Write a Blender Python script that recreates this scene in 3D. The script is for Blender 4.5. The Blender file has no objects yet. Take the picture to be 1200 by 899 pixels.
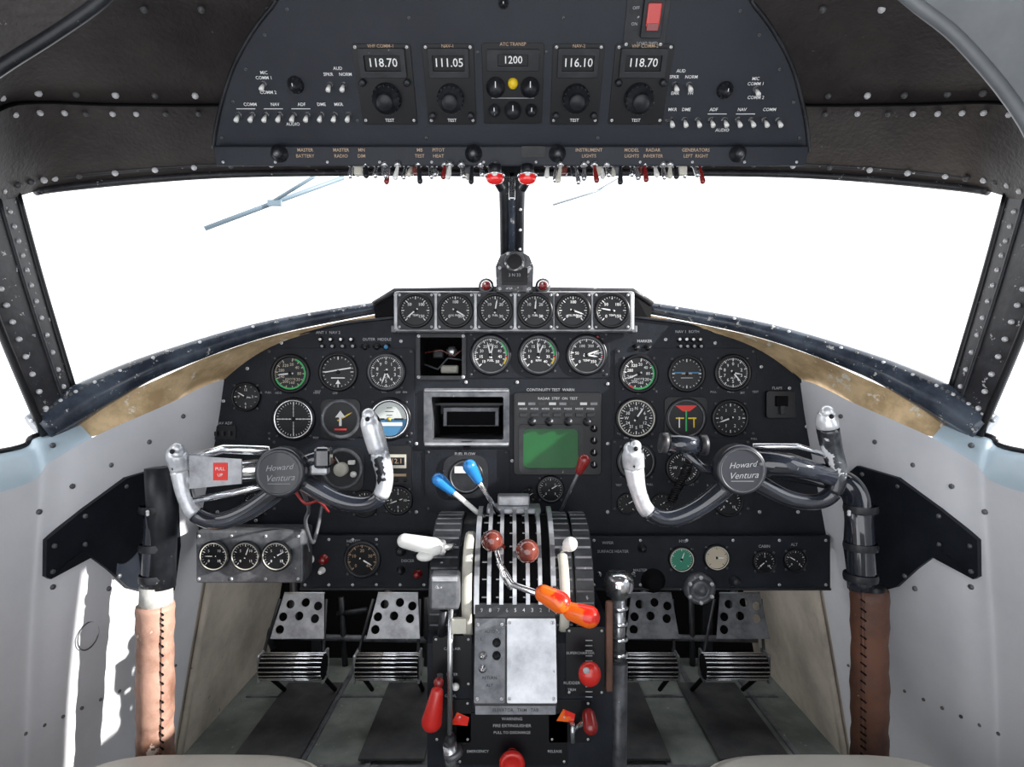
import bpy, bmesh, math, random
from mathutils import Vector, Matrix
random.seed(7)
F=700.0; CZ=0.85
D2R=math.pi/180
def W(px,py,d): return Vector(((px-600)*d/F, d, CZ-(py-449.5)*d/F))
scene=bpy.context.scene
scene.view_settings.view_transform='Standard'
scene.view_settings.look='None'
# ------------------------------------------------------------ materials
MATS={}
def mat(name,col,rough=.5,metal=0.,col2=None,scale=8,thr=(.4,.65),chip=None,cthr=.62,cscale=45,cdet=8,bump=0,bscale=80,coat=0,emis=0,spec=.5):
    m=bpy.data.materials.new(name); m.use_nodes=True
    nt=m.node_tree; N=nt.nodes; L=nt.links
    b=N['Principled BSDF']
    b.inputs['Roughness'].default_value=rough; b.inputs['Metallic'].default_value=metal
    b.inputs['Specular IOR Level'].default_value=spec
    b.inputs['Coat Weight'].default_value=coat
    c=(*col,1)
    b.inputs['Base Color'].default_value=c
    tc=N.new('ShaderNodeTexCoord'); out=None
    if col2 is not None:
        no=N.new('ShaderNodeTexNoise'); no.inputs['Scale'].default_value=scale; no.inputs['Detail'].default_value=6
        no.inputs['Roughness'].default_value=.65
        L.new(tc.outputs['Object'],no.inputs['Vector'])
        mr=N.new('ShaderNodeMapRange'); mr.inputs[1].default_value=thr[0]; mr.inputs[2].default_value=thr[1]
        L.new(no.outputs['Fac'],mr.inputs[0])
        mx=N.new('ShaderNodeMix'); mx.data_type='RGBA'
        mx.inputs['A'].default_value=c; mx.inputs['B'].default_value=(*col2,1)
        L.new(mr.outputs[0],mx.inputs['Factor']); out=mx.outputs['Result']
    if chip is not None:
        no=N.new('ShaderNodeTexNoise'); no.inputs['Scale'].default_value=cscale; no.inputs['Detail'].default_value=cdet
        no.inputs['Roughness'].default_value=.7
        L.new(tc.outputs['Object'],no.inputs['Vector'])
        mr=N.new('ShaderNodeMapRange'); mr.inputs[1].default_value=cthr; mr.inputs[2].default_value=cthr+.02
        L.new(no.outputs['Fac'],mr.inputs[0])
        mx=N.new('ShaderNodeMix'); mx.data_type='RGBA'
        if out: L.new(out,mx.inputs['A'])
        else: mx.inputs['A'].default_value=c
        mx.inputs['B'].default_value=(*chip,1)
        L.new(mr.outputs[0],mx.inputs['Factor']); out=mx.outputs['Result']
    if out: L.new(out,b.inputs['Base Color'])
    if bump:
        no=N.new('ShaderNodeTexNoise'); no.inputs['Scale'].default_value=bscale; no.inputs['Detail'].default_value=4
        L.new(tc.outputs['Object'],no.inputs['Vector'])
        bp=N.new('ShaderNodeBump'); bp.inputs['Strength'].default_value=bump; bp.inputs['Distance'].default_value=.002
        L.new(no.outputs['Fac'],bp.inputs['Height']); L.new(bp.outputs['Normal'],b.inputs['Normal'])
    if emis:
        b.inputs['Emission Color'].default_value=c; b.inputs['Emission Strength'].default_value=emis
    MATS[name]=m; return name
PBLK=mat('panel_black',(.008,.010,.015),.5,col2=(.014,.017,.024),scale=14,chip=(.10,.11,.12),cthr=.72,cscale=90,bump=.2,bscale=300,spec=.22)
BLK=mat('black_satin',(.006,.006,.008),.32,spec=.35)
BLKM=mat('black_matte',(.005,.005,.006),.8,spec=.1)
BLKW=mat('black_worn',(.010,.011,.014),.38,col2=(.024,.026,.031),scale=25,chip=(.40,.40,.40),cthr=.67,cscale=60,bump=.2,spec=.35)
CHIP=mat('black_chipped',(.014,.014,.018),.42,col2=(.04,.04,.045),scale=18,chip=(.50,.50,.50),cthr=.625,cscale=70,bump=.3,spec=.4)
COMP=mat('compass_scuffed',(.05,.05,.055),.4,.3,col2=(.15,.15,.16),scale=30,chip=(.6,.6,.6),cthr=.56,cscale=50,bump=.3)
RIM=mat('rim_worn_blue_black',(.022,.028,.042),.18,col2=(.08,.10,.13),scale=10,chip=(.5,.49,.48),cthr=.615,cscale=60,bump=.2)
CEIL=mat('ceiling_charcoal',(.024,.020,.020),.5,col2=(.046,.040,.038),scale=7,chip=(.18,.17,.17),cthr=.68,cscale=50,bump=.5,bscale=160,spec=.3)
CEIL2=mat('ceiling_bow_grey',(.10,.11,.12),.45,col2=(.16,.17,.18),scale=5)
OVH=mat('overhead_panel_black',(.015,.018,.026),.5,col2=(.021,.025,.033),scale=6,bump=.15,bscale=300,spec=.3)
WALL=mat('wall_paint_grey',(.77,.78,.82),.5,col2=(.68,.69,.73),scale=3,chip=(.45,.45,.46),cthr=.74,cscale=40,bump=.1)
LEDGE=mat('ledge_paint',(.50,.62,.70),.3,col2=(.40,.50,.57),scale=6,thr=(.35,.7))
BEI=mat('footwell_beige',(.58,.52,.44),.7,col2=(.38,.34,.29),scale=7,chip=(.16,.14,.12),cthr=.66,cscale=25)
TAN=mat('tan_primer',(.78,.58,.34),.65,col2=(.46,.32,.17),scale=14,thr=(.40,.62),chip=(.80,.74,.62),cthr=.60,cscale=26,bump=.4)
FLOOR=mat('floor_green_grey',(.085,.098,.088),.65,col2=(.16,.175,.16),scale=9,chip=(.28,.28,.26),cthr=.66,cscale=50,bump=.2)
FLD=mat('floor_plate_dark',(.026,.027,.030),.6,col2=(.05,.05,.05),scale=15,spec=.3)
ALU=mat('aluminium_scuffed',(.50,.51,.53),.36,.6,col2=(.28,.28,.30),scale=22,chip=(.08,.08,.09),cthr=.68,cscale=60,bump=.2)
ALUP=mat('aluminium_plate',(.50,.51,.54),.30,.65,col2=(.28,.29,.31),scale=12,chip=(.12,.12,.13),cthr=.66,cscale=40,bump=.15)
GRYM=mat('grey_metal_dull',(.16,.165,.18),.42,.4,col2=(.07,.075,.085),scale=30,chip=(.5,.5,.52),cthr=.66,cscale=70)
CHR=mat('chrome',(.88,.89,.92),.12,.95)
STEEL=mat('steel',(.55,.56,.58),.25,.85)
RIV=mat('rivet_metal',(.62,.62,.64),.35,.2)
RIVD=mat('rivet_dark',(.09,.09,.095),.4,.3)
WHT=mat('white_marking',(.80,.80,.80),.5)
WHT2=mat('label_white',(.36,.37,.39),.5)
ORL=mat('label_amber',(.46,.32,.21),.5)
CREAM=mat('cream_paint',(.62,.60,.52),.4,col2=(.50,.48,.42),scale=20)
WPL=mat('white_plastic',(.82,.82,.79),.3)
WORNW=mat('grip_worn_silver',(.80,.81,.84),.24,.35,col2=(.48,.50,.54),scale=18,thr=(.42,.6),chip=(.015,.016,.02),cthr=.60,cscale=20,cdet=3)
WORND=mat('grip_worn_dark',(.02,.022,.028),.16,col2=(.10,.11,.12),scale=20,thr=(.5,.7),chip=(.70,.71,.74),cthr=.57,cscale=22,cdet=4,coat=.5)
WHL=mat('yoke_black_gloss',(.018,.021,.030),.10,coat=.9,chip=(.5,.5,.5),cthr=.70,cscale=60)
HUB=mat('hub_black',(.02,.022,.03),.3,coat=.3)
RED=mat('red_knob',(.55,.02,.015),.25,coat=.4)
ORG=mat('orange_red',(.85,.14,.01),.28,coat=.4,col2=(.75,.02,.01),scale=22,thr=(.48,.52))
DRED=mat('dark_red_knob',(.22,.012,.012),.25,coat=.5)
BRED=mat('brown_red_knob',(.10,.016,.012),.12,coat=.8,col2=(.19,.05,.035),scale=40)
BLUE=mat('blue_knob',(.02,.20,.55),.25,coat=.4)
YEL=mat('yellow_marking',(.80,.55,.02),.4)
GRN=mat('green_marking',(.03,.45,.12),.5)
REDM=mat('red_marking',(.75,.04,.03),.5)
FACE=mat('dial_black',(.005,.006,.008),.3,spec=.3)
FACEG=mat('dial_green',(.03,.22,.14),.4)
FACEB=mat('dial_beige',(.50,.44,.34),.5)
SKYB=mat('horizon_blue',(.05,.20,.38),.5)
SKYG=mat('horizon_sky',(.60,.64,.62),.5)
SCR=mat('radar_screen_green',(.005,.085,.018),.3,emis=.12,col2=(.008,.11,.024),scale=8,spec=.3)
LEA=mat('leather_brown',(.15,.065,.04),.55,col2=(.060,.028,.020),scale=9,bump=.6,bscale=60,chip=(.30,.2,.15),cthr=.66,cscale=35)
LEASUN=mat('leather_tan_light',(.42,.25,.19),.55,col2=(.15,.065,.04),scale=6,thr=(.45,.58),bump=.6,bscale=60,chip=(.60,.50,.43),cthr=.60,cscale=12)  # brown leather for the left boot, sunlight put into the paler colour
TAPE=mat('grey_tape',(.50,.50,.48),.6,col2=(.28,.28,.27),scale=40)
SEATM=mat('seat_cream_vinyl',(.78,.75,.68),.45,col2=(.70,.67,.60),scale=10,bump=.3)
LAMP=mat('red_lamp_lens',(.7,.02,.02),.12,coat=1.,emis=.25)
WIPE=mat('wiper_grey',(.13,.18,.22),.5)
WIPL=mat('wiper_pale',(.42,.47,.50),.5)
WIRE=mat('wire_red',(.35,.03,.03),.4)

# ------------------------------------------------------------ mesh builder
_tc={}
def text_mesh(s,sh=0):
    k=(s,sh)
    if k in _tc: return _tc[k]
    cu=bpy.data.curves.new('t','FONT'); cu.body=s; cu.align_x='CENTER'; cu.align_y='CENTER'; cu.size=1.0
    cu.resolution_u=2; cu.shear=sh; cu.offset=.006 if not sh else -.004
    ob=bpy.data.objects.new('t',cu)
    me=bpy.data.meshes.new_from_object(ob)
    r=([tuple(v.co) for v in me.vertices],[tuple(p.vertices) for p in me.polygons])
    bpy.data.meshes.remove(me); bpy.data.objects.remove(ob); bpy.data.curves.remove(cu)
    _tc[k]=r; return r
I4=Matrix.Identity(4)
def circ(cx,cy,r,n=24): return [(cx+r*math.cos(2*math.pi*i/n),cy+r*math.sin(2*math.pi*i/n)) for i in range(n)]
def rr(cx,cy,w,h,r,n=5):
    o=[]
    for sx,sy,a0 in((1,1,0),(-1,1,90),(-1,-1,180),(1,-1,270)):
        for i in range(n+1):
            a=(a0+90*i/n)*D2R; o.append((cx+sx*(w/2-r)+r*math.cos(a),cy+sy*(h/2-r)+r*math.sin(a)))
    return o
class B:
    def __init__(s): s.v=[];s.f=[];s.m=[];s.sm=[];s.ms=[]
    def mi(s,m):
        if m not in s.ms: s.ms.append(m)
        return s.ms.index(m)
    def add(s,vs,fs,m,sm=False,M=I4):
        o=len(s.v); s.v+= [M@Vector(v) for v in vs]; k=s.mi(m)
        for f in fs: s.f.append([i+o for i in f]); s.m.append(k); s.sm.append(sm)
    def box(s,c,sz,m,M=I4,bev=0):
        bm=bmesh.new(); bmesh.ops.create_cube(bm,size=1)
        for v in bm.verts: v.co=Vector((v.co.x*sz[0],v.co.y*sz[1],v.co.z*sz[2]))
        if bev: bmesh.ops.bevel(bm,geom=bm.edges[:],offset=bev,segments=2,affect='EDGES',profile=.5)
        for v in bm.verts: v.co+=Vector(c)
        bm.verts.index_update()
        s.add([v.co.copy() for v in bm.verts],[[v.index for v in f.verts] for f in bm.faces],m,False,M); bm.free()
    def lathe(s,prof,m,M=I4,n=28,sm=True):
        vs=[];fs=[]
        for r,z in prof:
            for i in range(n):
                a=2*math.pi*i/n; vs.append((r*math.cos(a),r*math.sin(a),z))
        for j in range(len(prof)-1):
            for i in range(n): fs.append((j*n+i,j*n+(i+1)%n,(j+1)*n+(i+1)%n,(j+1)*n+i))
        s.add(vs,fs,m,sm,M)
    def disc(s,r,z,m,M=I4,n=28,cx=0,cy=0):
        s.add([(cx+r*math.cos(2*math.pi*i/n),cy+r*math.sin(2*math.pi*i/n),z) for i in range(n)],[list(range(n))],m,False,M)
    def tube(s,pts,rad,m,n=12,cap=True,flat=1.0,upv=None):
        pts=[Vector(p[:3]) for p in pts]
        if not hasattr(rad,'__len__'): rad=[rad]*len(pts)
        vs=[];fs=[];k=len(pts)
        t0=(pts[1]-pts[0]).normalized()
        up=Vector(upv) if upv else (Vector((0,0,1)) if abs(t0.z)<.9 else Vector((0,1,0)))
        for i,p in enumerate(pts):
            t=(pts[min(i+1,k-1)]-pts[max(i-1,0)]).normalized()
            a=t.cross(up).normalized(); up2=a.cross(t).normalized(); up=up2 if not upv else up
            for j in range(n):
                an=2*math.pi*j/n; vs.append(p+a*rad[i]*math.cos(an)*1.0+up2*rad[i]*flat*math.sin(an))
        for i in range(k-1):
            for j in range(n): fs.append((i*n+j,i*n+(j+1)%n,(i+1)*n+(j+1)%n,(i+1)*n+j))
        if cap: fs.append(list(range(n))[::-1]); fs.append([(k-1)*n+j for j in range(n)])
        s.add(vs,fs,m,True)
    def cyl(s,p0,p1,r,m,r1=None,n=16):
        s.tube([p0,p1],[r,r if r1 is None else r1],m,n)
        for _ in range(2): s.sm[-1-_]=False
    def ell(s,c,r,m,M=I4,n=16,k=10,q=None):
        if not hasattr(r,'__len__'): r=(r,r,r)
        vs=[];fs=[]
        for j in range(k+1):
            ph=math.pi*j/k
            for i in range(n):
                a=2*math.pi*i/n
                p=Vector((r[0]*math.sin(ph)*math.cos(a),r[1]*math.sin(ph)*math.sin(a),r[2]*math.cos(ph)))
                if q: p=q@p
                vs.append(Vector(c)+p)
        for j in range(k):
            for i in range(n): fs.append((j*n+i,(j+1)*n+i,(j+1)*n+(i+1)%n,j*n+(i+1)%n))
        s.add(vs,fs,m,True,M)
    def capsule(s,p0,p1,r0,r1,m):
        p0=Vector(p0);p1=Vector(p1);d=(p1-p0).normalized();pts=[];rad=[]
        for i in range(6):
            a=math.pi/2*i/5; pts.append(p0-d*r0*math.cos(a)); rad.append(max(r0*math.sin(a),1e-5))
        for i in range(6):
            a=math.pi/2*(5-i)/5; pts.append(p1+d*r1*math.cos(a)); rad.append(max(r1*math.sin(a),1e-5))
        s.tube(pts,rad,m,14,False)
    def plate(s,outl,holes,t,m,M=I4,bev=0,z=0):
        cu=bpy.data.curves.new('p','CURVE'); cu.dimensions='2D'; cu.fill_mode='BOTH'; cu.extrude=max(t/2-bev,0); cu.bevel_depth=bev; cu.bevel_resolution=1
        if bev: cu.offset=-bev
        for o in [outl]+list(holes):
            sp=cu.splines.new('POLY'); sp.points.add(len(o)-1)
            for i,p in enumerate(o): sp.points[i].co=(p[0],p[1],0,1)
            sp.use_cyclic_u=True
        ob=bpy.data.objects.new('p',cu); me=bpy.data.meshes.new_from_object(ob)
        s.add([(v.co.x,v.co.y,v.co.z+t/2+z) for v in me.vertices],[tuple(p.vertices) for p in me.polygons],m,False,M)
        bpy.data.meshes.remove(me); bpy.data.objects.remove(ob); bpy.data.curves.remove(cu)
    def text(s,t,size,m,M=I4,x=0,y=0,z=0,rot=0,sh=0):
        vs,fs=text_mesh(t,sh)
        s.add(vs,fs,m,False,M@Matrix.Translation((x,y,z))@Matrix.Rotation(rot,4,'Z')@Matrix.Scale(size,4))
    def loft(s,rows,m,sm=True,flip=False):
        n=len(rows[0]); vs=[p for r in rows for p in r]; fs=[]
        for j in range(len(rows)-1):
            for i in range(n-1):
                f=(j*n+i,j*n+i+1,(j+1)*n+i+1,(j+1)*n+i); fs.append(f[::-1] if flip else f)
        s.add(vs,fs,m,sm)
    def rivet(s,p,nrm,r,m=None):
        q=Vector(nrm).to_track_quat('Z','Y').to_matrix().to_4x4()
        M=Matrix.Translation(p)@q
        s.lathe([(r,-r*.3),(r,r*.25),(r*.7,r*.55),(0.0001,r*.65)],m or RIV,M,8)
    def build(s,name):
        me=bpy.data.meshes.new(name)
        lo=Vector([min(v[i] for v in s.v) for i in range(3)]); hi=Vector([max(v[i] for v in s.v) for i in range(3)])
        c=(lo+hi)/2
        me.from_pydata([v-c for v in s.v],[],s.f)
        for m in s.ms: me.materials.append(MATS[m])
        me.polygons.foreach_set('material_index',s.m); me.polygons.foreach_set('use_smooth',s.sm)
        me.update()
        ob=bpy.data.objects.new(name,me); scene.collection.objects.link(ob); ob.location=c
        return ob
def cr(pts,n):
    pts=[Vector(p) for p in pts]; P=[2*pts[0]-pts[1]]+pts+[2*pts[-1]-pts[-2]]
    out=[]; m=len(pts)-1
    for i in range(n):
        t=i/(n-1)*m; k=min(int(t),m-1); u=t-k
        p0,p1,p2,p3=P[k:k+4]
        out.append(.5*((2*p1)+(p2-p0)*u+(2*p0-5*p1+4*p2-p3)*u*u+(3*p1-p0-3*p2+p3)*u**3))
    return out
def mx(p): return Vector((-p[0],p[1],p[2]))

class Plane:
    def __init__(s,O,tilt=0):
        a=tilt*D2R; s.O=Vector(O); s.x=Vector((1,0,0)); s.u=Vector((0,-math.sin(a),math.cos(a))); s.n=Vector((0,-math.cos(a),-math.sin(a)))
    def hit(s,px,py):
        d=Vector(((px-600)/F,1,-(py-449.5)/F)); c=Vector((0,0,CZ))
        t=(s.O-c).dot(s.n)/d.dot(s.n); return c+d*t
    def M(s,px,py,lift=0,sc=None):
        p=s.hit(px,py); k=sc or p.y/F
        p=p+s.n*lift*k
        R=Matrix((s.x,s.u,s.n)).transposed().to_4x4()
        return Matrix.Translation(p)@R@Matrix.Scale(k,4)
    def base(s):
        R=Matrix((s.x,s.u,s.n)).transposed().to_4x4(); return Matrix.Translation(s.O)@R
    def loc(s,px,py):
        d=s.hit(px,py)-s.O; return (d.dot(s.x),d.dot(s.u))
    def locs(s,l): return [s.loc(*p) for p in l]
PD=1.26
PAN=Plane((0,PD,CZ),0)
K=PD/F

# ------------------------------------------------------------ gauges
def pol(a,r): return (r*math.sin(a*D2R),r*math.cos(a*D2R))
def screw(b,M,x,y,r=1.6,z=0,m=None):
    Mx=M@Matrix.Translation((x,y,z)); b.lathe([(r,0),(r,.7),(r*.6,1.),(.0001,1.)],m or RIVD,Mx,8)
    b.box((0,0,1.02),(r*1.3,r*.25,.1),BLKM,Mx@Matrix.Rotation(random.random()*3,4,'Z'))
def needle(b,M,a,l,w,m,z=1.6,tail=.25):
    R=M@Matrix.Rotation(-a*D2R,4,'Z')
    b.add([(-w,-l*tail,z),(w,-l*tail,z),(w*.8,l*.7,z),(0,l,z),(-w*.8,l*.7,z)],[(0,1,2,3,4)],m,False,R)
def arcseg(b,M,a0,a1,r0,r1,m,z=1.1,n=14):
    vs=[]
    for i in range(n+1):
        a=a0+(a1-a0)*i/n; vs.append((*pol(a,r0),z)); vs.append((*pol(a,r1),z))
    b.add(vs,[(2*i,2*i+1,2*i+3,2*i+2) for i in range(n)],m,False,M)
def dial(b,M,r,n=40,maj=5,nums=(),start=-135,sweep=270,nds=((30,1.),),arcs=(),face=FACE,bez=BLK,txt='',scr=True,fs=.27,mark=WHT,ring=None):
    b.lathe([(r*1.16,-.6),(r*1.16,1.5),(r*1.12,2.6),(r*1.02,3.0),(r*.96,2.4),(r*.94,.8)],bez,M,32)
    if ring: b.lathe([(r*1.02,2.9),(r*1.0,3.2),(r*.96,3.0),(r*.95,2.4)],ring,M,32)
    b.disc(r*.95,.8,face,M,32)
    for i in range(n+1):
        if sweep>=359 and i==n: break
        a=start+sweep*i/n; big=(i%maj==0)
        r0=r*(.72 if big else .81); w=r*(.026 if big else .013)
        R=M@Matrix.Rotation(-a*D2R,4,'Z')
        b.add([(-w,r0,1.),(w,r0,1.),(w,r*.9,1.),(-w,r*.9,1.)],[(0,1,2,3)],mark,False,R)
    k=len(nums)
    for i,s in enumerate(nums):
        a=start+sweep*(i/(k if sweep>=359 else max(k-1,1)))
        x,y=pol(a,r*.54); b.text(str(s),r*fs,mark,M,x,y,1.05)
    for a0,a1,m in arcs: arcseg(b,M,a0,a1,r*.84,r*.93,m)
    if txt: b.text(txt,r*.17,mark,M,0,-r*.32,1.05)
    for nd in nds:
        needle(b,M,nd[0],r*.8*nd[1],r*.048,nd[2] if len(nd)>2 else WHT)
    b.lathe([(r*.11,1.),(r*.11,1.9),(.0001,2.)],BLK,M,12)
    if scr:
        for a in(45,135,225,315):
            x,y=pol(a,r*1.27); screw(b,M,x,y,1.5)
def gauge(name,px,py,r,pl=None,**k):
    b=B(); pl=pl or PAN; M=pl.M(px,py,1.9); dial(b,M,r,**k)
    return b.build(name)

# ============================================================ SHELL
rows=[
 [(-.74,-.4,1.05),(-.74,.2,1.06),(-.74,.6,1.06),(-.735,.8,1.075),W(22,230,.90),W(80,219,.98),W(250,205,1.08),W(420,202,1.13),W(600,203,1.15)],
 [(-.70,-.4,1.2),(-.70,.2,1.2),(-.70,.5,1.2),W(-80,150,.72),W(20,120,.82),W(130,121,.90),W(250,122,.95),W(420,118,1.0),W(600,118,1.01)],
 [(-.55,-.4,1.33),(-.55,.1,1.33),(-.56,.4,1.33),W(-90,40,.62),W(0,15,.70),W(130,15,.78),W(250,15,.84),W(420,15,.87),W(600,15,.88)],
 [(-.4,-.4,1.4),(-.4,0,1.4),(-.4,.2,1.4),(-.38,.35,1.39),(-.35,.45,1.39),(-.30,.5,1.4),(-.2,.54,1.41),(-.1,.56,1.42),(0,.56,1.42)],
 [(0,-.4,1.44),(0,-.2,1.44),(0,0,1.44),(0,.15,1.44),(0,.25,1.44),(0,.35,1.435),(0,.42,1.43),(0,.48,1.425),(0,.53,1.42)]]
CR=[cr(r,61) for r in rows]
full=[r+[mx(p) for p in r[::-1][1:]] for r in CR]
b=B()
fr=[]
for j in range(len(full)-1):
    for q in range(4): fr.append([full[j][i].lerp(full[j+1][i],q/4) for i in range(len(full[0]))])
fr.append(full[-1])
b.loft(fr,CEIL)
def strip(bb,pts,r,m,flat=.3): bb.tube(pts,r,m,8,True,flat)
eye=Vector((0,0,CZ))
for side in(0,1):
    f=(lambda p:mx(p)) if side else (lambda p:p)
    seam=[f(p+Vector((0,-.004,-.004))) for p in CR[1][18:60]]
    strip(b,seam,.009,BLKM,.25)
    for rowi,st,step in((0,24,2),(1,20,3),(2,24,4)):
        for i in range(st,60,step):
            p=CR[rowi][i]; q=CR[min(rowi+1,4)][i]; 
            for kk in((.13,.88) if rowi==0 else (.10,) if rowi==1 else (.02,)):
                pt=p.lerp(q,kk)+Vector((random.uniform(-.004,.004),0,0)); nr=(eye-pt).normalized()
                b.rivet(f(pt+nr*.003),f(nr),.0050 if kk<.8 else .0043,RIV if random.random()<.5 else RIVD)
b.build('ceiling')
b=B()
hd=[p+Vector((0,-.004,-.002)) for p in full[0][34:-34]]
b.tube(hd,.0065,CHIP,10)
hd2=[p+Vector((0,-.016,.012)) for p in full[0][34:-34]]
b.tube(hd2,.010,CHIP,8,True,.5)
b.build('trim_1')
b=B()
for sgn in(1,-1):
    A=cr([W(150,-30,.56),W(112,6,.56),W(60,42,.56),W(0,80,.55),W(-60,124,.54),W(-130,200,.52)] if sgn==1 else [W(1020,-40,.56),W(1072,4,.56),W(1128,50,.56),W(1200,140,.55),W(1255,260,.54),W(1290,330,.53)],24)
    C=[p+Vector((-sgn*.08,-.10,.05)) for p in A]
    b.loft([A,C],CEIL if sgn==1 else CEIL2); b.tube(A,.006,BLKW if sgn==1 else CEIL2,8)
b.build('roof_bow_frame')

# --- windshield frame
b=B()
for sgn in(1,-1):
    f=(lambda p:p) if sgn==1 else mx
    A=cr([W(20,226,.90),W(50,335,.95),W(88,462,1.0)],14)
    Bo=cr([W(-48,252,.80),W(-2,380,.87),W(52,510,.945)],14)
    mid=[a.lerp(c,.35)+Vector((.006,-.006,0)) for a,c in zip(A,Bo)]
    b.loft([[f(p) for p in r] for r in(A,mid,Bo)],CHIP)
    b.loft([[f(p+Vector((-.01,.02,0))) for p in r] for r in(A,Bo)],BLK)
    b.tube([f(p) for p in A],.005,BLK,8); b.tube([f(p) for p in Bo],.006,BLK,8)
    b.tube([f(p) for p in mid],.003,BLKW,8)
    for i in range(1,14):
        for k in(.22,.75):
            p=A[i].lerp(Bo[i],k)+Vector((.004,-.006,0)); b.rivet(f(p),f(Vector((.4,-.9,0))),.0042)
rimL=[(*W(45,503,.95),.027),(*W(80,480,.985),.030),(*W(120,457,1.02),.027),(*W(190,425,1.09),.021),(*W(310,386,1.2),.016),(*W(440,361,1.3),.013),(*W(520,352,1.33),.011),(*W(600,350,1.34),.011)]
rl=cr(rimL,44); rim=rl+[Vector((-p[0],p[1],p[2],p[3])) for p in rl[::-1][1:]]
b.tube([p[:3] for p in rim],[p[3] for p in rim],RIM,14)
for i in range(0,len(rim)):
    p=rim[i]
    if abs(p[0])>.25:
        pt=Vector(p[:3]); n=Vector((-p[0]*.3,-.8,.55)).normalized(); b.rivet(pt+n*p[3]*.98,n,.0032,RIV if i%3==0 else RIVD)
cp=[W(600,196,1.15),W(600,250,1.24),W(600,345,1.36)]
for dx,r,m in((-.016,.010,BLKW),(.016,.010,BLKW),(0,.013,RIM)):
    b.tube([p+Vector((dx,0 if dx else .006,0)) for p in cp],r,m,10)
for i in range(7):
    p=cp[0].lerp(cp[2],i/6.5); b.rivet(p+Vector((.017,-.010,0)),(0,-1,0),.003)
b.build('windshield_frame')
b=B()
top=[W(438,356,1.27),W(462,341,1.25),W(600,339,1.25),W(742,341,1.25),W(764,356,1.27)]
bk=[W(440,352,1.325),W(470,343,1.325),W(600,341,1.325),W(735,343,1.325),W(762,352,1.325)]
b.loft([top,bk],BLKM,False)
b.tube(top,.006,CHIP,8)
b.loft([top,[W(440,378,1.268),W(462,378,1.262),W(600,378,1.262),W(742,378,1.262),W(762,378,1.268)]],BLKM,False)
b.build('glareshield_hood')

b=B()
for f in((lambda p:p),mx):
    R=cr([W(70,500,.975),W(110,478,1.02),W(190,442,1.09),W(250,416,1.145),W(330,391,1.21),W(445,368,1.29)],40)
    S=cr([W(98,514,.99),W(125,506,1.02),W(196,474,1.13),W(262,445,1.258),W(330,402,1.264),W(445,374,1.266)],40)
    b.loft([[f(p) for p in R],[f(a.lerp(c,.5)+Vector((-.004,.008,0))) for a,c in zip(R,S)],[f(p) for p in S]],TAN)
b.build('coaming_trim')

# --- side walls
Wt=cr([(-.752,-.4,.70),(-.75,.4,.70),W(0,577,.86),W(60,541,.94),W(112,511,1.0),W(196,474,1.13),W(262,445,1.258),(-.60,1.5,.86),(-.6,1.85,.86)],90)
def wallrow(s):
    out=[]
    for p in Wt:
        t=1-s; xb=-.752
        x=p.x+(xb-p.x)*(t**1.3) - .015*math.sin(math.pi*t)
        out.append(Vector((x,p.y,p.z*s)))
    return out
WR=[wallrow(s/14) for s in range(15)][::-1]
def wall_x(y,z):
    i=min(range(len(Wt)),key=lambda k:abs(Wt[k].y-y)); p=Wt[i]; s=max(0,min(1,z/p.z)); t=1-s
    return p.x+(-.752-p.x)*(t**1.3)-.015*math.sin(math.pi*t)
def wall_hit(px,py,off=0):
    d=.5
    while d<1.9:
        p=W(px,py,d)
        if p.x<=wall_x(p.y,p.z)+off: return p
        d+=.002
    return p
split=next(i for i,p in enumerate(Wt) if p.y>1.30)
for side,f in(('left',lambda p:p),('right',mx)):
    b=B(); b.loft([[f(p) for p in r[:split+1]] for r in WR],WALL)
    led=cr([(-.79,-.4,.75),(-.79,.4,.75),W(-10,531,.88),W(40,512,.94),W(80,502,.985)],40)
    ins=cr([(-.752,-.4,.70),(-.75,.4,.70),W(0,577,.86),W(60,541,.94),W(108,513,1.0)],40)
    m1=[a.lerp(c,.45)+Vector((.006,-.004,.012)) for a,c in zip(led,ins)]
    b.loft([[f(p) for p in r] for r in(led,m1,ins)],LEDGE)
    b.tube([f(p) for p in led],.005,BLK,8)
    b.loft([[f(p) for p in led],[f(p+Vector((-.02,0,-.2))) for p in led]],LEDGE)
    pa=[Vector((-.79,.53,.72)),Vector((-.765,.54,.90)),Vector((-.735,.56,1.075))]
    pb=[Vector((-.79,-.4,.72)),Vector((-.775,-.4,.90)),Vector((-.735,-.4,1.075))]
    b.loft([[f(p) for p in pa],[f(p) for p in pb]],WALL); b.tube([f(p) for p in cr(pa,8)],.018,BLKW,8)  # unseen post and aft skin, added to limit the sun patch inside
    L1=[(62,522),(62,688),(115,640),(95,655),(128,690),(46,600)]+[(85,570),(130,545),(175,518),(215,488)]
    for q in L1:
        p=wall_hit(q[0],q[1],.002); b.rivet(f(p),f(Vector((1,-.3,0))),.0045,GRYM)
    for i in range(9):
        p=wall_hit(30+i*22,860-i*10,.002); b.rivet(f(p),f(Vector((1,-.3,0))),.003,GRYM)
    # small latch seam on the lower wall
    c=wall_hit(103,745,.0015); q=Vector((1,-.1,0)).to_track_quat('Z','Y').to_matrix().to_4x4()
    if side=='left': b.lathe([(.022,0),(.024,.001),(.022,.002)],GRYM,Matrix.Translation(c)@q,24)
    b.build('wall_'+side)
    b=B(); b.loft([[f(p) for p in r[split:]] for r in WR],BEI)
    for k in(.25,.6):
        b.tube([f(Vector((-.74,1.34,k))),f(Vector((-.735,1.8,k)))],.012,BEI,6)
    b.tube([f(Vector((wall_x(1.33,z)+.008,1.33,z))) for z in(.02,.2,.4,.6)],.008,BEI,6)
    b.build('trim_footwell_'+side)
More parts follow.
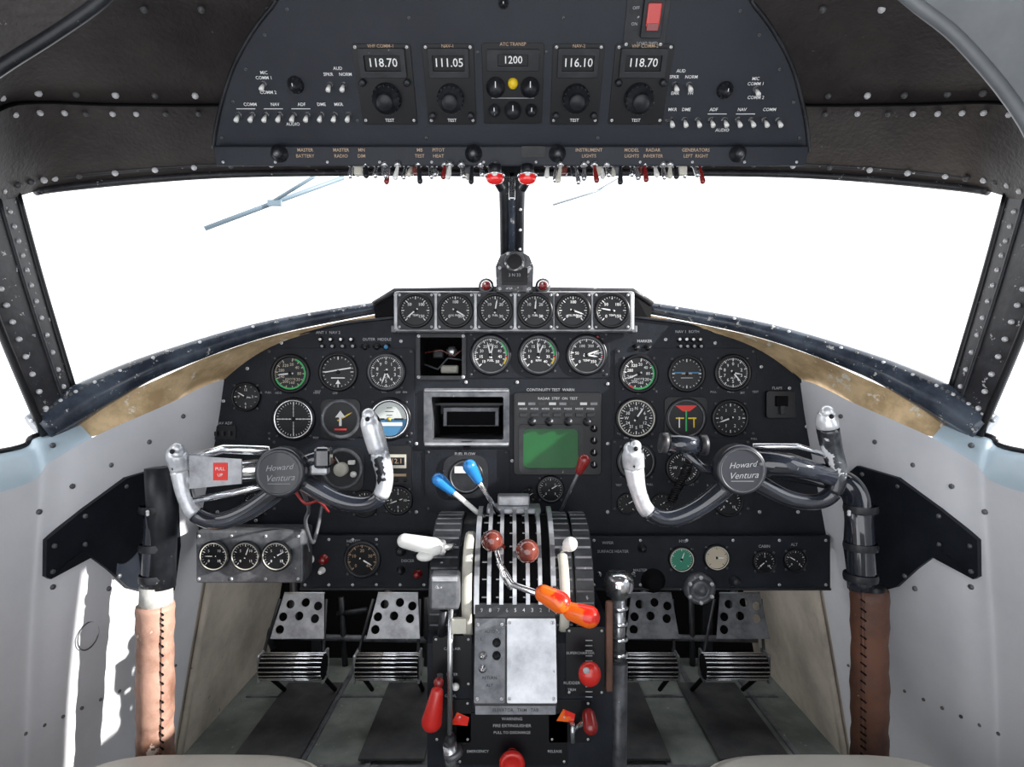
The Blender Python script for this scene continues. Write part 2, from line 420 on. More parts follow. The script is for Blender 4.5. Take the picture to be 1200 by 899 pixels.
for f in((lambda p:p),mx):
    b=B()
    poly=[(55,633),(100,596),(150,560),(196,546),(208,556),(212,640),(205,692),(165,692),(150,688),(128,668),(98,646),(78,660),(60,679),(54,676)]
    P3=[wall_hit(px,py,.010) for px,py in poly]
    Pb=[p+Vector((-.012,.004,0)) for p in P3]
    c=sum(P3,Vector())/len(P3); n=len(P3)
    b.add([f(p) for p in P3+Pb+[c]],[(i,(i+1)%n,2*n) for i in range(n)]+[(i,(i+1)%n,n+(i+1)%n,n+i) for i in range(n)],PBLK)
    for q in((64,640),(62,670),(100,605),(148,570),(190,556),(100,638),(140,675),(190,600),(190,680)):
        b.rivet(f(wall_hit(q[0],q[1],.013)),f(Vector((1,-.3,0))),.004,GRYM)
    b.build('side_cover_plate')

b=B()
b.box((0,.8,-.01),(1.56,2.2,.02),FLOOR)
for x in(-.62,-.47,-.32,-.17,.2,.35,.5,.65): b.box((x,1.3,.003),(.012,1.0,.006),GRYM)
for y in(1.16,1.32,1.62): b.box((0,y,.002),(1.44,.01,.004),GRYM)
b.build('floor')
b=B()
for px,w in((335,76),(470,74),(735,74),(862,80)):
    p=W(px,860,.85*700/410.5); b.box((p.x,1.5,.012),(w*1.4/700,.34,.006),FLD,bev=.001)
b.build('heel_plate')
b=B(); b.box((0,1.86,.45),(1.5,.02,.9),BLKM)
for x in(-.6,-.2,.2,.6): b.box((x,1.84,.4),(.03,.02,.8),BLKW)
for x0,y0,x1,y1 in((300,700,320,760),(400,700,405,790),(500,700,500,790),(810,700,812,790),(905,700,900,780),(395,720,430,715),(700,720,720,800)):
    b.tube([W(x0,y0,1.80),W(x1,y1,1.80)],.009,BLKW,8)
b.tube([W(300,745,1.8),W(500,750,1.8)],.010,GRYM,8); b.tube([W(700,745,1.8),W(905,750,1.8)],.010,GRYM,8)
b.build('wall_front')

# ============================================================ INSTRUMENT PANEL
b=B()
outl=[(236,630),(231,560),(230,522),(236,487),(250,457),(272,432),(300,412),(345,393),(400,380),(466,372),(466,343),(740,343),(742,372),(800,379),(850,389),(895,409),(930,436),(950,468),(960,505),(970,560),(975,630)]
def PL(l): return [((x-600)*K,(449.5-y)*K) for x,y in l]
def rect(x0,y0,x1,y1): return [(x0,y0),(x1,y0),(x1,y1),(x0,y1)]
b.plate(PL(outl),[PL(rect(492,395,542,441)),PL(rect(505,464,590,516))],.004,PBLK,PAN.base(),z=-.004)
edge=[PAN.hit(*p)+Vector((0,-.002,0)) for p in outl]
b.tube(cr(edge[:10],60),.0035,BLKW,6); b.tube(cr(edge[12:],60),.0035,BLKW,6)
def sub(x0,y0,x1,y1,m=PBLK,t=1.4,r=4,scr=True,lift=0):
    cx,cy=(x0+x1)/2,(y0+y1)/2; M=PAN.M(cx,cy,lift); w,h=x1-x0,y1-y0
    b.plate(rr(0,0,w,h,r),[],t,m,M,bev=.3)
    if scr:
        for sx in(-1,1):
            for sy in(-1,1): screw(b,M,sx*(w/2-4),sy*(h/2-4),1.7,t)
sub(312,408,486,512); sub(720,408,886,512)
sub(318,514,484,600); sub(716,514,880,600)
sub(548,388,714,443); sub(498,526,597,600); 
for x,y in [(250,500),(262,470),(290,432),(330,402),(470,400),(483,450),(488,520),(488,600),(606,392),(606,448),(712,450),(712,520),(712,600),(780,398),(838,402),(892,430),(925,455),(945,500),(950,560),(935,600),(890,600),(250,560),(255,600),(300,540),(300,610),(546,448),(600,540)]:
    screw(b,PAN.M(x,y),0,0,2.0,0,RIV)
def lamps(x0,y0,n,dx,dy=0,r=2.4,m=WHT2,coll=BLK):
    for i in range(n):
        M=PAN.M(x0+i*dx,y0+dy*i,0); b.lathe([(r*1.5,0),(r*1.5,1),(r,1.2),(r,3),(.001,3.5)],coll,M,10)
        b.ell((0,0,3.2),(r*.8,r*.8,1.2),m,M,8,5)
lamps(376,398,4,12,m=WHT); lamps(796,398,4,8,m=WHT); lamps(378,406,4,12,m=WHT2); lamps(797,406,4,8,m=WHT2)
lamps(428,407,2,14,m=BLK,r=3.5); lamps(453,407,1,0,m=SKYB,r=3.5); lamps(745,408,2,14,m=BLK,r=3.2); lamps(700,395,1,0,m=DRED,r=2.5)
for x,y,s in [(385,390,'ANT 1  NAV 2'),(442,398,'OUTER  MIDDLE'),(805,389,'NAV 1  BOTH'),(755,400,'MARKER'),(258,496,'VOR NAV ADF'),(645,457,'CONTINUITY TEST  WARN'),(650,555,'HYD PRESS'),(545,532,'FUEL FLOW'),(910,455,'FLAPS')]:
    b.text(s,4.6,WHT2,PAN.M(x,y,.6),z=1)
for i in range(34):
    x=random.choice([random.uniform(300,480),random.uniform(715,890)]); y=random.choice([460,514,568])+random.uniform(-1,1)
    b.text(random.choice(['PULL','SET','ON','OFF','TEST','L','R','NAV','HDG','DIM']),3.4,WHT2,PAN.M(x,y,.6),z=1.2)
M=PAN.M(259,507); b.plate(rr(0,0,36,16,2),[],1.5,BLK,M)
for i in range(4): b.box((-12+i*8,-1,3),(3,5,4),BLKW,M)
b.build('instrument_panel')

gauge('airspeed_indicator',341,438,20,n=48,maj=4,nums=[20,40,80,120,160,200,240,280,320],start=10,sweep=320,nds=((265,.95),),arcs=((20,250,GRN),),fs=.24,txt='KNOTS',mark=FACEB)
b=B(); M=PAN.M(397,436,1.9); dial(b,M,20,n=24,maj=6,sweep=360,start=0,nds=(),txt='');
b.add([(-15,-1,1.3),(15,4,1.3),(15,5.5,1.3),(-15,.5,1.3)],[(0,1,2,3)],WHT,False,M); b.box((0,-7,1.3),(16,1.2,.2),WHT,M); b.add([(-3,-14,1.3),(3,-14,1.3),(0,-9,1.3)],[(0,1,2)],WHT,False,M)
b.build('attitude_indicator')
gauge('altimeter',453,436,20,n=50,maj=5,nums=[0,1,2,3,4,5,6,7,8,9],start=0,sweep=360,nds=((200,.95),(150,.6)),txt='ALT',ring=GRYM)
gauge('clock',289,465,15,n=12,maj=3,nums=[12,3,6,9],start=0,sweep=360,nds=((300,.9),(100,.6)))
b=B(); M=PAN.M(345,491,1.9); dial(b,M,22,n=36,maj=9,start=0,sweep=360,nds=(),ring=CHR); b.box((0,0,1.3),(34,.8,.2),WHT,M); b.box((0,0,1.4),(.8,34,.2),WHT,M)
for i in(-3,-2,-1,1,2,3): b.disc(.8,1.5,WHT,M,8,i*4,0); b.disc(.8,1.5,WHT,M,8,0,i*4)
b.build('course_deviation_indicator')
b=B(); M=PAN.M(400,491,2); b.plate(rr(0,0,46,46,8),[],1.2,BLK,M); dial(b,M,20,n=36,maj=3,start=0,sweep=360,nds=((60,1.0,YEL),),nums=['N','3','6','E','12','15','S','21','24','W','30','33'],txt='',scr=False,bez=GRYM)
b.add([(-1.5,-8,2),(1.5,-8,2),(1.5,2,2),(6,2,2),(0,10,2),(-6,2,2),(-1.5,2,2)],[(0,1,2,3,4,5,6)],WHT,False,M); b.box((0,-12,1.8),(14,2,.3),REDM,M)
b.build('heading_indicator')
b=B(); r=22; M=PAN.M(457,491,1.9); dial(b,M,r,n=12,maj=3,start=-90,sweep=180,nds=(),bez=BLK,ring=CHR)
n=16
b.add([(r*.9*math.cos(math.pi*i/n),r*.9*math.sin(math.pi*i/n),1.15) for i in range(n+1)],[list(range(n+1))],SKYG,False,M)
b.add([(r*.9*math.cos(-math.pi*i/n),r*.9*math.sin(-math.pi*i/n),1.15) for i in range(n+1)][::-1],[list(range(n+1))],SKYB,False,M)
b.box((0,-6,1.4),(30,4,.3),WHT,M)
for i,k in enumerate((.2,.4,.6)):
    b.box((0,r*k,1.3),(r*(.3+.15*(i%2)),.8,.2),BLK,M)
b.box((-r*.5,0,1.8),(r*.5,2.,.4),BLK,M); b.box((r*.5,0,1.8),(r*.5,2.,.4),BLK,M); b.lathe([(2,1),(2,2.2),(.01,2.2)],YEL,M,10)
b.build('artificial_horizon')
b=B(); M=PAN.M(402,549,2); b.plate(rr(0,0,50,50,9),[],1.4,BLKW,M); dial(b,M,21,n=36,maj=3,start=0,sweep=360,nds=((330,1.),),face=CREAM,mark=BLK,bez=GRYM,scr=False)
b.lathe([(8,2),(8,10),(6,12),(.01,12)],CREAM,M,20); b.ell((-12,10,5),(5,5,4),BRED,M,10,6); b.ell((14,-6,5),(4,4,4),WPL,M,10,6); b.box((12,8,5),(8,5,5),WPL,M,1)
b.build('horizontal_situation_indicator')
b=B(); M=PAN.M(466,544,2); b.plate(rr(0,0,34,44,3),[],3,BLK,M); b.box((0,4,3.2),(22,16,.5),CREAM,M); b.box((0,4,3.5),(18,9,.5),FACE,M); b.text('12.1',8,ORL,M,0,4,3.9); b.box((0,-12,3.4),(22,3,.6),ORL,M)
for x in(-10,0,10): b.lathe([(2,3),(2,6),(.01,6)],BLKW,M@Matrix.Translation((x,-18,0)),8)
b.build('distance_readout')
gauge('vertical_speed_indicator',467,586,15,n=20,maj=5,nums=[0,5,10,5],start=-90,sweep=360,nds=((250,.9),(70,.5)))
gauge('turn_indicator',428,590,14,n=8,maj=2,start=-60,sweep=120,nds=((0,.9),))
gauge('suction_gauge',300,590,13,n=20,maj=5,nums=[0,5,10],nds=((90,.9),))
for i,(x,a,t) in enumerate(((575,165,'FUEL'),(631,175,'RPM'),(687,250,'TEMP'))):
    gauge('manifold_gauge' if i==0 else ('tachometer' if i==1 else 'cylinder_temperature_gauge'),x,416,21,n=50,maj=5,nums=[[10,15,20,25,30,35,40,45,50],[0,5,10,15,20,25,30,35,40],[0,50,100,200,300,350]][i],nds=((a-180,.95),(a-150,.8)),arcs=((40,90,GRN),(95,100,REDM),(100,125,YEL)) if i<2 else ((95,100,REDM),),txt=t,fs=.22,ring=GRYM)
b=B(); M=PAN.M(602.5,367.5,2)
b.box((0,0,10),(274,46,20),ALU,M,3)
for sx in(-1,1): b.box((sx*137,-20,10),(6,8,18),GRYM,M,1)
for x in(491,536,581,626,669,713):
    b.plate(rr(x-602.5,0,42,42,4),[circ(x-602.5,1,19.5,28)],2.5,BLKW,M,z=20)
    for sx in(-1,1):
        for sy in(-1,1): screw(b,M,x-602.5+sx*18,sy*18,1.5,22.5,RIV)
b.build('engine_gauge_housing')
for i,(x,nm) in enumerate(((491,'oil_temperature_gauge'),(536,'oil_pressure_gauge'),(581,'carburettor_air_gauge'),(626,'carburettor_air_gauge'),(669,'oil_pressure_gauge'),(713,'oil_temperature_gauge'))):
    M=Matrix.Translation(Vector((0,-24.8*K,0)))@PAN.M(x,367)
    b=B(); dial(b,M,17.5,n=24,maj=4,nums=[[0,50,100,150],[0,100,200],[0,10,20,30],[0,10,20,30],[0,100,200],[0,50,100,150]][i],nds=(([-130,120,10,5,110,-80][i],.95),),txt=['TEMP','OIL PRES','FUEL','FUEL','OIL PRES','TEMP'][i],scr=False,bez=BLK); b.build(nm)
b=B(); 
M=PAN.M(517,418)
for s in(-1,1): b.box((s*27,0,-40),(2,50,80),BLKW,M); b.box((0,s*25,-40),(54,2,80),BLKW,M)
b.box((0,0,-80),(54,50,2),BLKM,M)
b.plate(rr(0,0,58,54,4),[rr(0,0,49,45,2)],1.6,BLKW,M,z=.5); 
b.tube([M@Vector(p) for p in((-24,-8,-30),(-8,-14,-34),(4,0,-36),(24,-3,-30))],.0022,GRYM,8); b.tube([M@Vector(p) for p in((-24,6,-32),(-5,10,-38),(12,2,-34),(24,12,-32))],.0018,BRED,8)
b.box((6,-14,-40),(22,10,10),CREAM,M,2); b.box((-10,6,-56),(14,12,10),BLKW,M,2); b.lathe([(7,-50),(7,-42),(5,-40),(.01,-40)],STEEL,M@Matrix.Translation((8,8,0)),14)
for sx in(-1,1):
    for sy in(-1,1): screw(b,M,sx*26,sy*24,2,2,RIV)
b.build('instrument_mount_opening')
b=B(); M=PAN.M(547,489)
b.plate(rr(0,0,100,68,3),[rr(1,-1,84,50,2)],2,GRYM,M,z=.5)
for s in(-1,1): b.box((s*43+1,0,-45),(1.5,52,90),GRYM,M); b.box((1,s*26-1,-45),(86,1.5,90),GRYM,M)
b.box((0,0,-90),(90,56,2),BLKM,M); b.box((0,8,-60),(74,14,6),BLKW,M); b.box((0,14,-50),(84,3,30),BLKW,M); b.box((2,-2,-45),(70,24,3),GRYM,M,1); b.box((2,-4,-43),(60,17,3),BLKM,M)
b.box((0,-31,3),(98,4,6),ALU,M,1); b.box((0,31,2),(98,2,4),ALU,M,.5); b.add([(-6,-28,4),(6,-28,4),(3,-38,4),(-3,-38,4)],[(0,1,2,3)],BLKM,False,M)
b.build('radio_rack_bay')
b=B(); M=PAN.M(653,508,1)
b.plate(rr(0,0,102,96,4),[],4,BLK,M,bev=.5); b.plate(rr(-8,-17,74,56,5),[rr(-8,-17,64,46,6)],4,BLKW,M,z=4)
b.plate(rr(-8,-17,66,48,6),[],1.2,SCR,M,z=4.2)
b.plate(rr(0,28,98,34,2),[],2,BLK,M,z=4)
for i in range(7): b.box((-40+i*13,22,7),(9,5,3),BLKW,M,.6); b.text('MODE',3.2,WHT2,M,-40+i*13,29,6.2)
for x in(-30,-10,12,34): b.lathe([(5,6),(5,8),(4,8),(3.6,15),(.01,15)],BLKW,M@Matrix.Translation((x,14,0)),14)
for y in(6,-8,-22,-36): b.lathe([(4,4),(4,6),(3.5,11),(.01,11)],BLK,M@Matrix.Translation((42,y,0)),14); b.box((42,y+2,11.2),(.8,4,.3),WHT,M)
b.text('RADAR  STBY  ON  TEST',4.2,WHT2,M,0,41,6.2)
for i in range(8): b.box((-42+i*12,35,6.3),(8,3,.5),[WHT2,GRYM,BLKW][i%3],M)
b.build('weather_radar_display')
b=B(); M=PAN.M(546,558,2); b.plate(rr(0,0,52,50,14),[],2,BLKW,M); dial(b,M,18,n=20,maj=5,nums=[0,5,10],nds=((30,.9),),scr=False,face=FACE,ring=GRYM); b.box((0,8,3),(26,8,1),WPL,M,.4)
b.build('fuel_quantity_gauge')
gauge('hydraulic_pressure_gauge',645,573,14,n=20,maj=5,nums=[0,1,2,3],nds=((60,.9),),ring=GRYM)
gauge('brake_pressure_gauge',620,580,8,n=8,maj=4,nums=[],nds=((60,.9),),scr=False)
gauge('airspeed_indicator',748,438,20,n=48,maj=4,nums=[20,40,80,120,160,200,240,280,320],start=10,sweep=320,nds=((245,.95),),arcs=((60,200,GRN),(200,220,REDM)),fs=.24,txt='KNOTS')
b=B(); M=PAN.M(804,438,1.9); dial(b,M,19,n=24,maj=6,start=0,sweep=360,nds=(),face=BLK)
b.box((0,1,1.3),(30,1.4,.3),SKYB,M); b.box((0,-5,1.3),(14,1,.3),WHT2,M); b.box((0,0,1.6),(12,1.4,.3),ORL,M)
b.build('attitude_indicator')
gauge('altimeter',858,437,19,n=50,maj=5,nums=[0,1,2,3,4,5,6,7,8,9],start=0,sweep=360,nds=((140,.95),(100,.6)),txt='ALT')
gauge('radio_magnetic_indicator',745,490,21,n=36,maj=3,nums=['N',3,6,'E',12,15,'S',21,24,'W',30,33],start=0,sweep=360,nds=((35,.95),),fs=.24,ring=CREAM)
b=B(); M=PAN.M(803,490,2); b.plate(rr(0,0,50,50,6),[],1.4,BLK,M,bev=.4); dial(b,M,21,n=36,maj=3,start=0,sweep=360,nds=(),scr=False,ring=GRYM)
b.add([(-13,15,1.8),(13,15,1.8),(4,8,1.8),(-4,8,1.8)],[(0,3,2,1)],REDM,False,M)
b.box((0,-3,1.9),(1.6,24,.4),GRN,M); b.box((0,0,1.6),(24,1.6,.3),YEL,M); b.box((-8,-5,1.9),(1.4,12,.3),WHT,M); b.box((9,-5,1.9),(1.4,12,.3),YEL,M)
b.build('horizontal_situation_indicator')
gauge('vertical_speed_indicator',855,490,19,n=20,maj=5,nums=[0,1,2,3,2,1],start=-90,sweep=360,nds=((250,.95),))
gauge('turn_indicator',745,541,20,n=12,maj=3,nums=['L','R'],start=-60,sweep=120,nds=((0,.9),),ring=GRYM)
gauge('compass_repeater',800,548,18,n=36,maj=3,nums=['N','E','S','W'],start=0,sweep=360,nds=((80,.9),))
gauge('suction_gauge',735,590,11,n=10,maj=5,nds=((60,.9),),scr=False); gauge('suction_gauge',775,590,11,n=10,maj=5,nds=((60,.9),),scr=False)
gauge('outside_air_temperature_gauge',853,588,15,n=20,maj=5,nums=[0,5,10],nds=((300,.9),),face=FACE,arcs=((-100,0,YEL),))
b=B(); M=PAN.M(913,474,1); b.plate(rr(0,0,34,32,3),[],5,BLK,M,bev=.6); b.box((0,4,6),(14,12,3),BLKM,M,.5); b.box((0,-6,7),(5,10,5),BLKW,M,.6); b.build('flap_switch_box')

# --- standby compass unit above housing
b=B(); P3=Plane((0,1.235,CZ)); M=P3.M(603,322)
b.plate([(-21,-22),(21,-22),(22,8),(17,20),(8,25),(-8,25),(-17,20),(-22,8)],[],16,COMP,M,bev=1.5,z=-6)
b.plate(rr(0,-4,30,20,2),[],3,BLK,M,z=9); b.box((0,-4,13),(22,12,1),FACE,M); b.text('3 N 33',5,WHT2,M,0,-3,13.8)
b.lathe([(12,9),(12,13),(9,14),(8,10)],COMP,M@Matrix.Translation((0,13,0)),20); b.disc(8,11,BLK,M,16,0,13)
for sx in(-17,17): screw(b,M,sx,-18,2,10,RIV); screw(b,M,sx,6,2,10,RIV)
for s in(-1,1):
    Mr=M@Matrix.Translation((s*33,-14,0)); b.lathe([(9,-4),(9,6),(7,8),(6,8)],COMP,Mr,16); b.ell((0,0,9),(5.5,5.5,5),DRED,Mr,14,8); b.ell((-1,1,13),(1.5,1.5,1),WPL,Mr,8,5)
    b.box((s*25,-17,0),(14,6,6),BLKW,M,1)
b.build('magnetic_compass')

# ============================================================ LOWER PANELS
LP=Plane((0,1.235,CZ)); 
b=B()
for x0,x1,y0,y1 in((352,503,627,690),(690,973,628,690)):
    M=LP.M((x0+x1)/2,(y0+y1)/2); b.box((0,0,-3),(x1-x0,y1-y0,8),PBLK,M,1.5)
    b.box((0,-(y1-y0)/2,-4),(x1-x0,3,14),BLKW,M,1)
    for i in range(6):
        for s in(-1,1): screw(b,M,-(x1-x0)/2+6+i*(x1-x0-12)/5,s*((y1-y0)/2-5),1.7,1,RIV)
M=LP.M(602,660); b.box((0,0,-20),(200,60,8),BLKM,M)
def lkn(x,y,r,m,h=8):
    M=LP.M(x,y,1); b.lathe([(r*1.3,0),(r*1.3,1.5),(r,2),(r*.95,h),(r*.6,h+1.5),(.01,h+1.8)],m,M,16)
for x,y,r,m in((363,655,4.5,WPL),(380,655,4.5,DRED),(378,668,3,WPL),(363,668,3,BLKW),(470,645,5,BLKW),(488,645,4,BLKW),(470,668,4,BLKW),(490,672,4,DRED),(765,680,11,BLKM),(860,680,5,BLKW),(752,642,4,BLKW)): lkn(x,y,r,m)
for x,y,s in((415,634,'HEATER'),(478,634,'CABIN AIR'),(478,657,'DEICER'),(718,646,'SURFACE HEATER'),(712,636,'WIPER'),(800,634,'HYD'),(895,640,'CABIN'),(930,638,'ALT'),(750,668,'MASTER')): b.text(s,4.6,WHT2,LP.M(x,y),z=1.6)
for i in range(5):
    M=LP.M(702+i*10,672,1); b.lathe([(2.6,0),(2.6,2),(1,2),(1.2,9),(.01,10)],STEEL,M,8)
M=LP.M(818,688,1); b.lathe([(18,0),(18,7),(15,10),(13,10),(12,7),(6,6),(5,16),(.01,17)],GRYM,M,24)
for i in range(6): x,y=pol(i*60,14.5); b.lathe([(2.2,9),(2.2,12),(.01,12.5)],RIV,M@Matrix.Translation((x,y,0)),8)
b.build('lower_instrument_panel')
gauge('accumulator_gauge',425,655,19,LP,n=40,maj=5,nums=[0,10,20,30,40],nds=((120,.9),),bez=BLKW,mark=ORL)
gauge('hydraulic_gauge',798,655,13.5,LP,n=20,maj=5,nums=[],nds=((20,.9),),face=FACEG,ring=CREAM)
gauge('cabin_pressure_gauge',839,653,13.5,LP,n=20,maj=5,nums=[],nds=((90,.9),),face=FACEB,ring=CREAM,mark=BLK)
gauge('small_gauge',895,658,12,LP,n=16,maj=4,nums=[0,5,10],nds=((230,.9),))
gauge('small_gauge',931,656,12,LP,n=16,maj=4,nums=[0,5],nds=((-60,.9),))
LB=Plane((0,1.17,CZ)); b=B(); M=LB.M(292,653)
b.box((0,0,-18),(126,62,36),GRYM,M,3); b.plate(rr(0,0,122,58,4),[],1.5,GRYM,M,bev=.4)
for sx in(-58,-20,20,58):
    for sy in(-25,25): screw(b,M,sx,sy,1.8,1.5,RIV)
b.build('engine_gauge_box')
for x,a in((252,-90),(289,20),(325,60)):
    gauge('cowl_flap_gauge',x,651,15.5,Plane((0,1.165,CZ)),n=20,maj=5,nums=[0,5,10,15],nds=((a,.9),),scr=False,ring=CREAM,bez=BLKW)

# ============================================================ OVERHEAD CONSOLE
OP=Plane(W(600,165,.86),39.4)
b=B()
ol=[(252,172),(255,150),(262,118),(276,76),(298,36),(324,3),(352,-26),(850,-26),(880,3),(905,36),(926,76),(938,118),(944,150),(946,176)]
top=OP.locs(ol)
b.plate(top,[],.006,OVH,OP.base(),bev=.001)
b.plate([(x*.985,y*.985) for x,y in top],[],.06,BLKM,OP.base(),z=-.062)
eg=[OP.hit(*p)+OP.n*.006 for p in ol]; b.tube(cr(eg,60),.003,BLKW,6)
def OM(px,py,lift=0): return OP.M(px,py,lift+5.0)
def otext(px,py,s,size=5.0,m=WHT): b.text(s,size,m,OM(px,py),z=.5)
def oscrew(px,py,r=2): screw(b,OM(px,py),0,0,r,0,RIVD)
for p in((262,160),(275,118),(290,80),(312,40),(338,10),(935,160),(928,118),(912,80),(888,40),(866,12),(420,56),(780,56),(420,140),(780,140),(500,160),(700,160),(640,60),(560,60),(480,20),(660,20)): oscrew(*p)
def otoggle(px,py,m=WPL):
    M=OM(px,py); b.lathe([(3.6,0),(3.6,1.5),(2.4,2),(2.4,3)],STEEL,M,10)
    b.tube([M@Vector((0,0,2)),M@Vector((0,-1.5,8)),M@Vector((0,-3,13))],[1.6*.0012,2.2*.0012,2.8*.0012],m,8)
def oknob(px,py,r,h=12,m=BLKW):
    M=OM(px,py); b.lathe([(r*1.2,0),(r*1.2,2),(r,3),(r*.95,h*.5),(r*.62,h*.55),(r*.58,h),(.01,h+.6)],m,M,20)
    for i in range(10):
        x,y=pol(i*36,r*.98); b.box((x,y,h*.28),(1.2,1.2,h*.45),m,M)
    b.box((0,r*.35,h+.6),(.8,r*.4,.3),WHT,M)
for i in range(9): otoggle(282+i*16,133)
for i in range(9): otoggle(785+i*15.6,139)
for p in((311,97),(388,98),(404,98),(790,98),(806,98),(884,103)): otoggle(*p)
oknob(348,98,8,12); oknob(848,104,8,12)
otext(311,84,'MIC'); otext(311,90,'COMM 1'); otext(316,107,'COMM 2'); otext(386,86,'SPKR'); otext(406,86,'NORM'); otext(397,79,'AUD')
otext(797,82,'AUD'); otext(789,89,'SPKR'); otext(809,89,'NORM'); otext(884,91,'MIC'); otext(884,97,'COMM 1'); otext(884,113,'COMM 2'); otext(790,108,'EMR'); otext(808,108,'PH')
for x,s in((295,'COMM'),(324,'NAV'),(355,'ADF'),(378,'DME'),(398,'MKR')): otext(x,121,s)
for x,s in((787,'MKR'),(803,'DME'),(835,'ADF'),(868,'NAV'),(900,'COMM')): otext(x,127,s)
otext(345,144,'AUDIO'); otext(845,151,'AUDIO')
for x in(286,318,350,835,868): b.box((0,0,.5),(22,.7,.3),WHT,OM(x+4,126 if x<500 else 132))
def oradio(px,w,dig,lab):
    M=OM(px,99); b.plate(rr(0,0,w,86,3),[],2,BLK,M,bev=.4)
    b.plate(rr(0,24,w*.80,30,2),[rr(0,24,w*.62,16,1)],4,BLKW,M,z=2,bev=.5); b.box((0,24,2.2),(w*.66,18,.4),FACE,M)
    b.text(dig,12.5,WHT,M,0,24,2.8); b.text(lab,5.,ORL,M,0,41,2.4); b.text('TEST',5,WHT,M,0,-38,2.4)
    Mk=M@Matrix.Translation((0,-13,0)); r=17 if w>60 else 16
    b.lathe([(r,2),(r,6),(r*.93,7),(r*.9,14),(r*.62,15),(r*.58,22),(r*.5,24),(.01,24)],BLKW,Mk,28)
    for i in range(18):
        x,y=pol(i*20,r*.93); b.box((x,y,10),(1.4,1.4,8),BLKW,Mk)
    for sx in(-1,1):
        b.lathe([(4,2),(4,8),(3,9),(.01,9.5)],BLKW,M@Matrix.Translation((sx*w*.39,4 if w>60 else -32,0)),12)
        for sy in(-38,40): screw(b,M,sx*(w/2-4),sy,1.8,2,RIV)
oradio(453,66,'118.70','VHF COMM-1'); oradio(528,58,'111.05','NAV-1'); oradio(675,58,'116.10','NAV-2'); oradio(749,66,'118.70','VHF COMM-2')
M=OM(601,98); b.plate(rr(0,0,70,86,3),[],2,BLK,M,bev=.4); b.plate(rr(0,26,60,22,2),[rr(0,26,34,12,1)],3,BLKW,M,z=2,bev=.5); b.text('1200',11,WHT,M,0,26,2.8); b.text('ATC TRANSP',5.,ORL,M,0,42,2.4)
for x,y,r in((-20,-2,11),(20,-2,11),(0,-27,10),(-22,-27,7),(22,-27,7)):
    b.lathe([(r,2),(r,7),(r*.7,8),(r*.65,14),(.01,14.5)],BLKW,M@Matrix.Translation((x,y,0)),20)
    b.box((x,y+r*.5,14.6),(1,r*.6,.3),WHT,M)
b.lathe([(6,2),(6,5),(4.5,8),(.01,9)],YEL,M@Matrix.Translation((0,2,0)),16); b.box((0,-14,2.4),(50,.7,.3),WHT2,M)
M=OM(763,20); b.plate(rr(-6,0,50,62,3),[],2,BLKW,M,bev=.4); b.plate(rr(0,0,24,40,2),[],6,BLKW,M,bev=1,z=2); b.box((0,4,9),(16,24,5),RED,M,1.5); b.box((0,-8,11),(14,8,3),DRED,M,1)
b.text('OFF',4.6,WHT2,M,-20,10,2.4); b.text('ON',4.6,WHT2,M,-20,-6,2.4); b.text('LOAD SHED',4.6,WHT2,M,-2,-26,2.4)
for sx,sy in((-27,27),(14,27),(-27,-27),(14,-27)): screw(b,M,sx,sy,2,2,RIV)
oknob(590,3,5,8)
b.build('overhead_radio_panel')
b=B()
SP=Plane(W(600,182,.855),20)
M=SP.M(599,183); 
b.box((0,0,-16),(694,22,34),OVH,M,1.5)
for x in(328,555,653,864):
    Mk=SP.M(x,180,1); b.lathe([(10,0),(10,2),(7,3),(6.5,9),(4,11),(.01,11.5)],BLKW,Mk,16); b.ell((0,0,11),(3.4,3.4,2),GRYM,Mk,10,6)
for x,s in((358,'MASTER BATTERY'),(400,'MASTER RADIO'),(424,'MN DIM'),(492,'MB TEST'),(514,'PITOT HEAT'),(690,'INSTRUMENT LIGHTS'),(740,'MODEL LIGHTS'),(765,'RADAR INVERTER'),(815,'GENERATORS LEFT  RIGHT')):
    w=s.split(' ',1); b.text(w[0],5.2,ORL,SP.M(x,176,1.2),z=.2); b.text(w[1],5.2,ORL,SP.M(x,183,1.2),z=.2)
M=SP.M(625,178,1); b.plate(rr(0,0,28,12,1.5),[],2,FLD,M)
for i in range(12): screw(b,SP.M(262+i*61,190),0,0,1.6,1,RIV)
b.build('overhead_switch_strip')
b=B()
y0=.85
for i,x in enumerate(list(range(412,585,9))+list(range(640,822,9))):
    p=W(x+random.uniform(-3,3),195,y0+random.uniform(0,.03)); q=p+Vector((random.uniform(-.004,.004),-.006,-.013-.012*random.random()))
    m=[CHR,CREAM,BLKW,CHR,STEEL,DRED,WPL][i%7]
    b.cyl(p+Vector((0,0,.006)),p,.005,STEEL,n=8); b.capsule(p,q,.0020,.0040,m)
for i,x in enumerate((420,452,488,524,548,660,700,724,752,800)):
    p=W(x,199,y0+.02); b.box(p,(.012,.008,.016),(CREAM,GRYM,BRED)[i%3],bev=.002)
b.build('toggle_switch_row')
for x in(580,618):
    b=B(); p=W(x,207,.845); b.cyl(p+Vector((0,0,.016)),p+Vector((0,0,.002)),.009,BLKW); b.cyl(p+Vector((0,0,.003)),p,.014,CHR,n=20); b.ell(p+Vector((0,-.003,-.004)),(.013,.011,.008),LAMP); b.ell(p+Vector((0,-.012,-.001)),(.004,.003,.003),WPL)
    b.build('red_cockpit_lamp')
b=B()
for s in(-1,1):
    b.tube([W(600+s*10,192,1.12),W(600+s*22,206,1.1),W(600+s*12,222,1.12)],.008,BLKW,8)
b.box(W(600,203,1.12),(.05,.03,.03),BLKW,bev=.004); b.box(W(600,218,1.11),(.012,.01,.05),STEEL,bev=.002)
b.build('center_post_bracket')

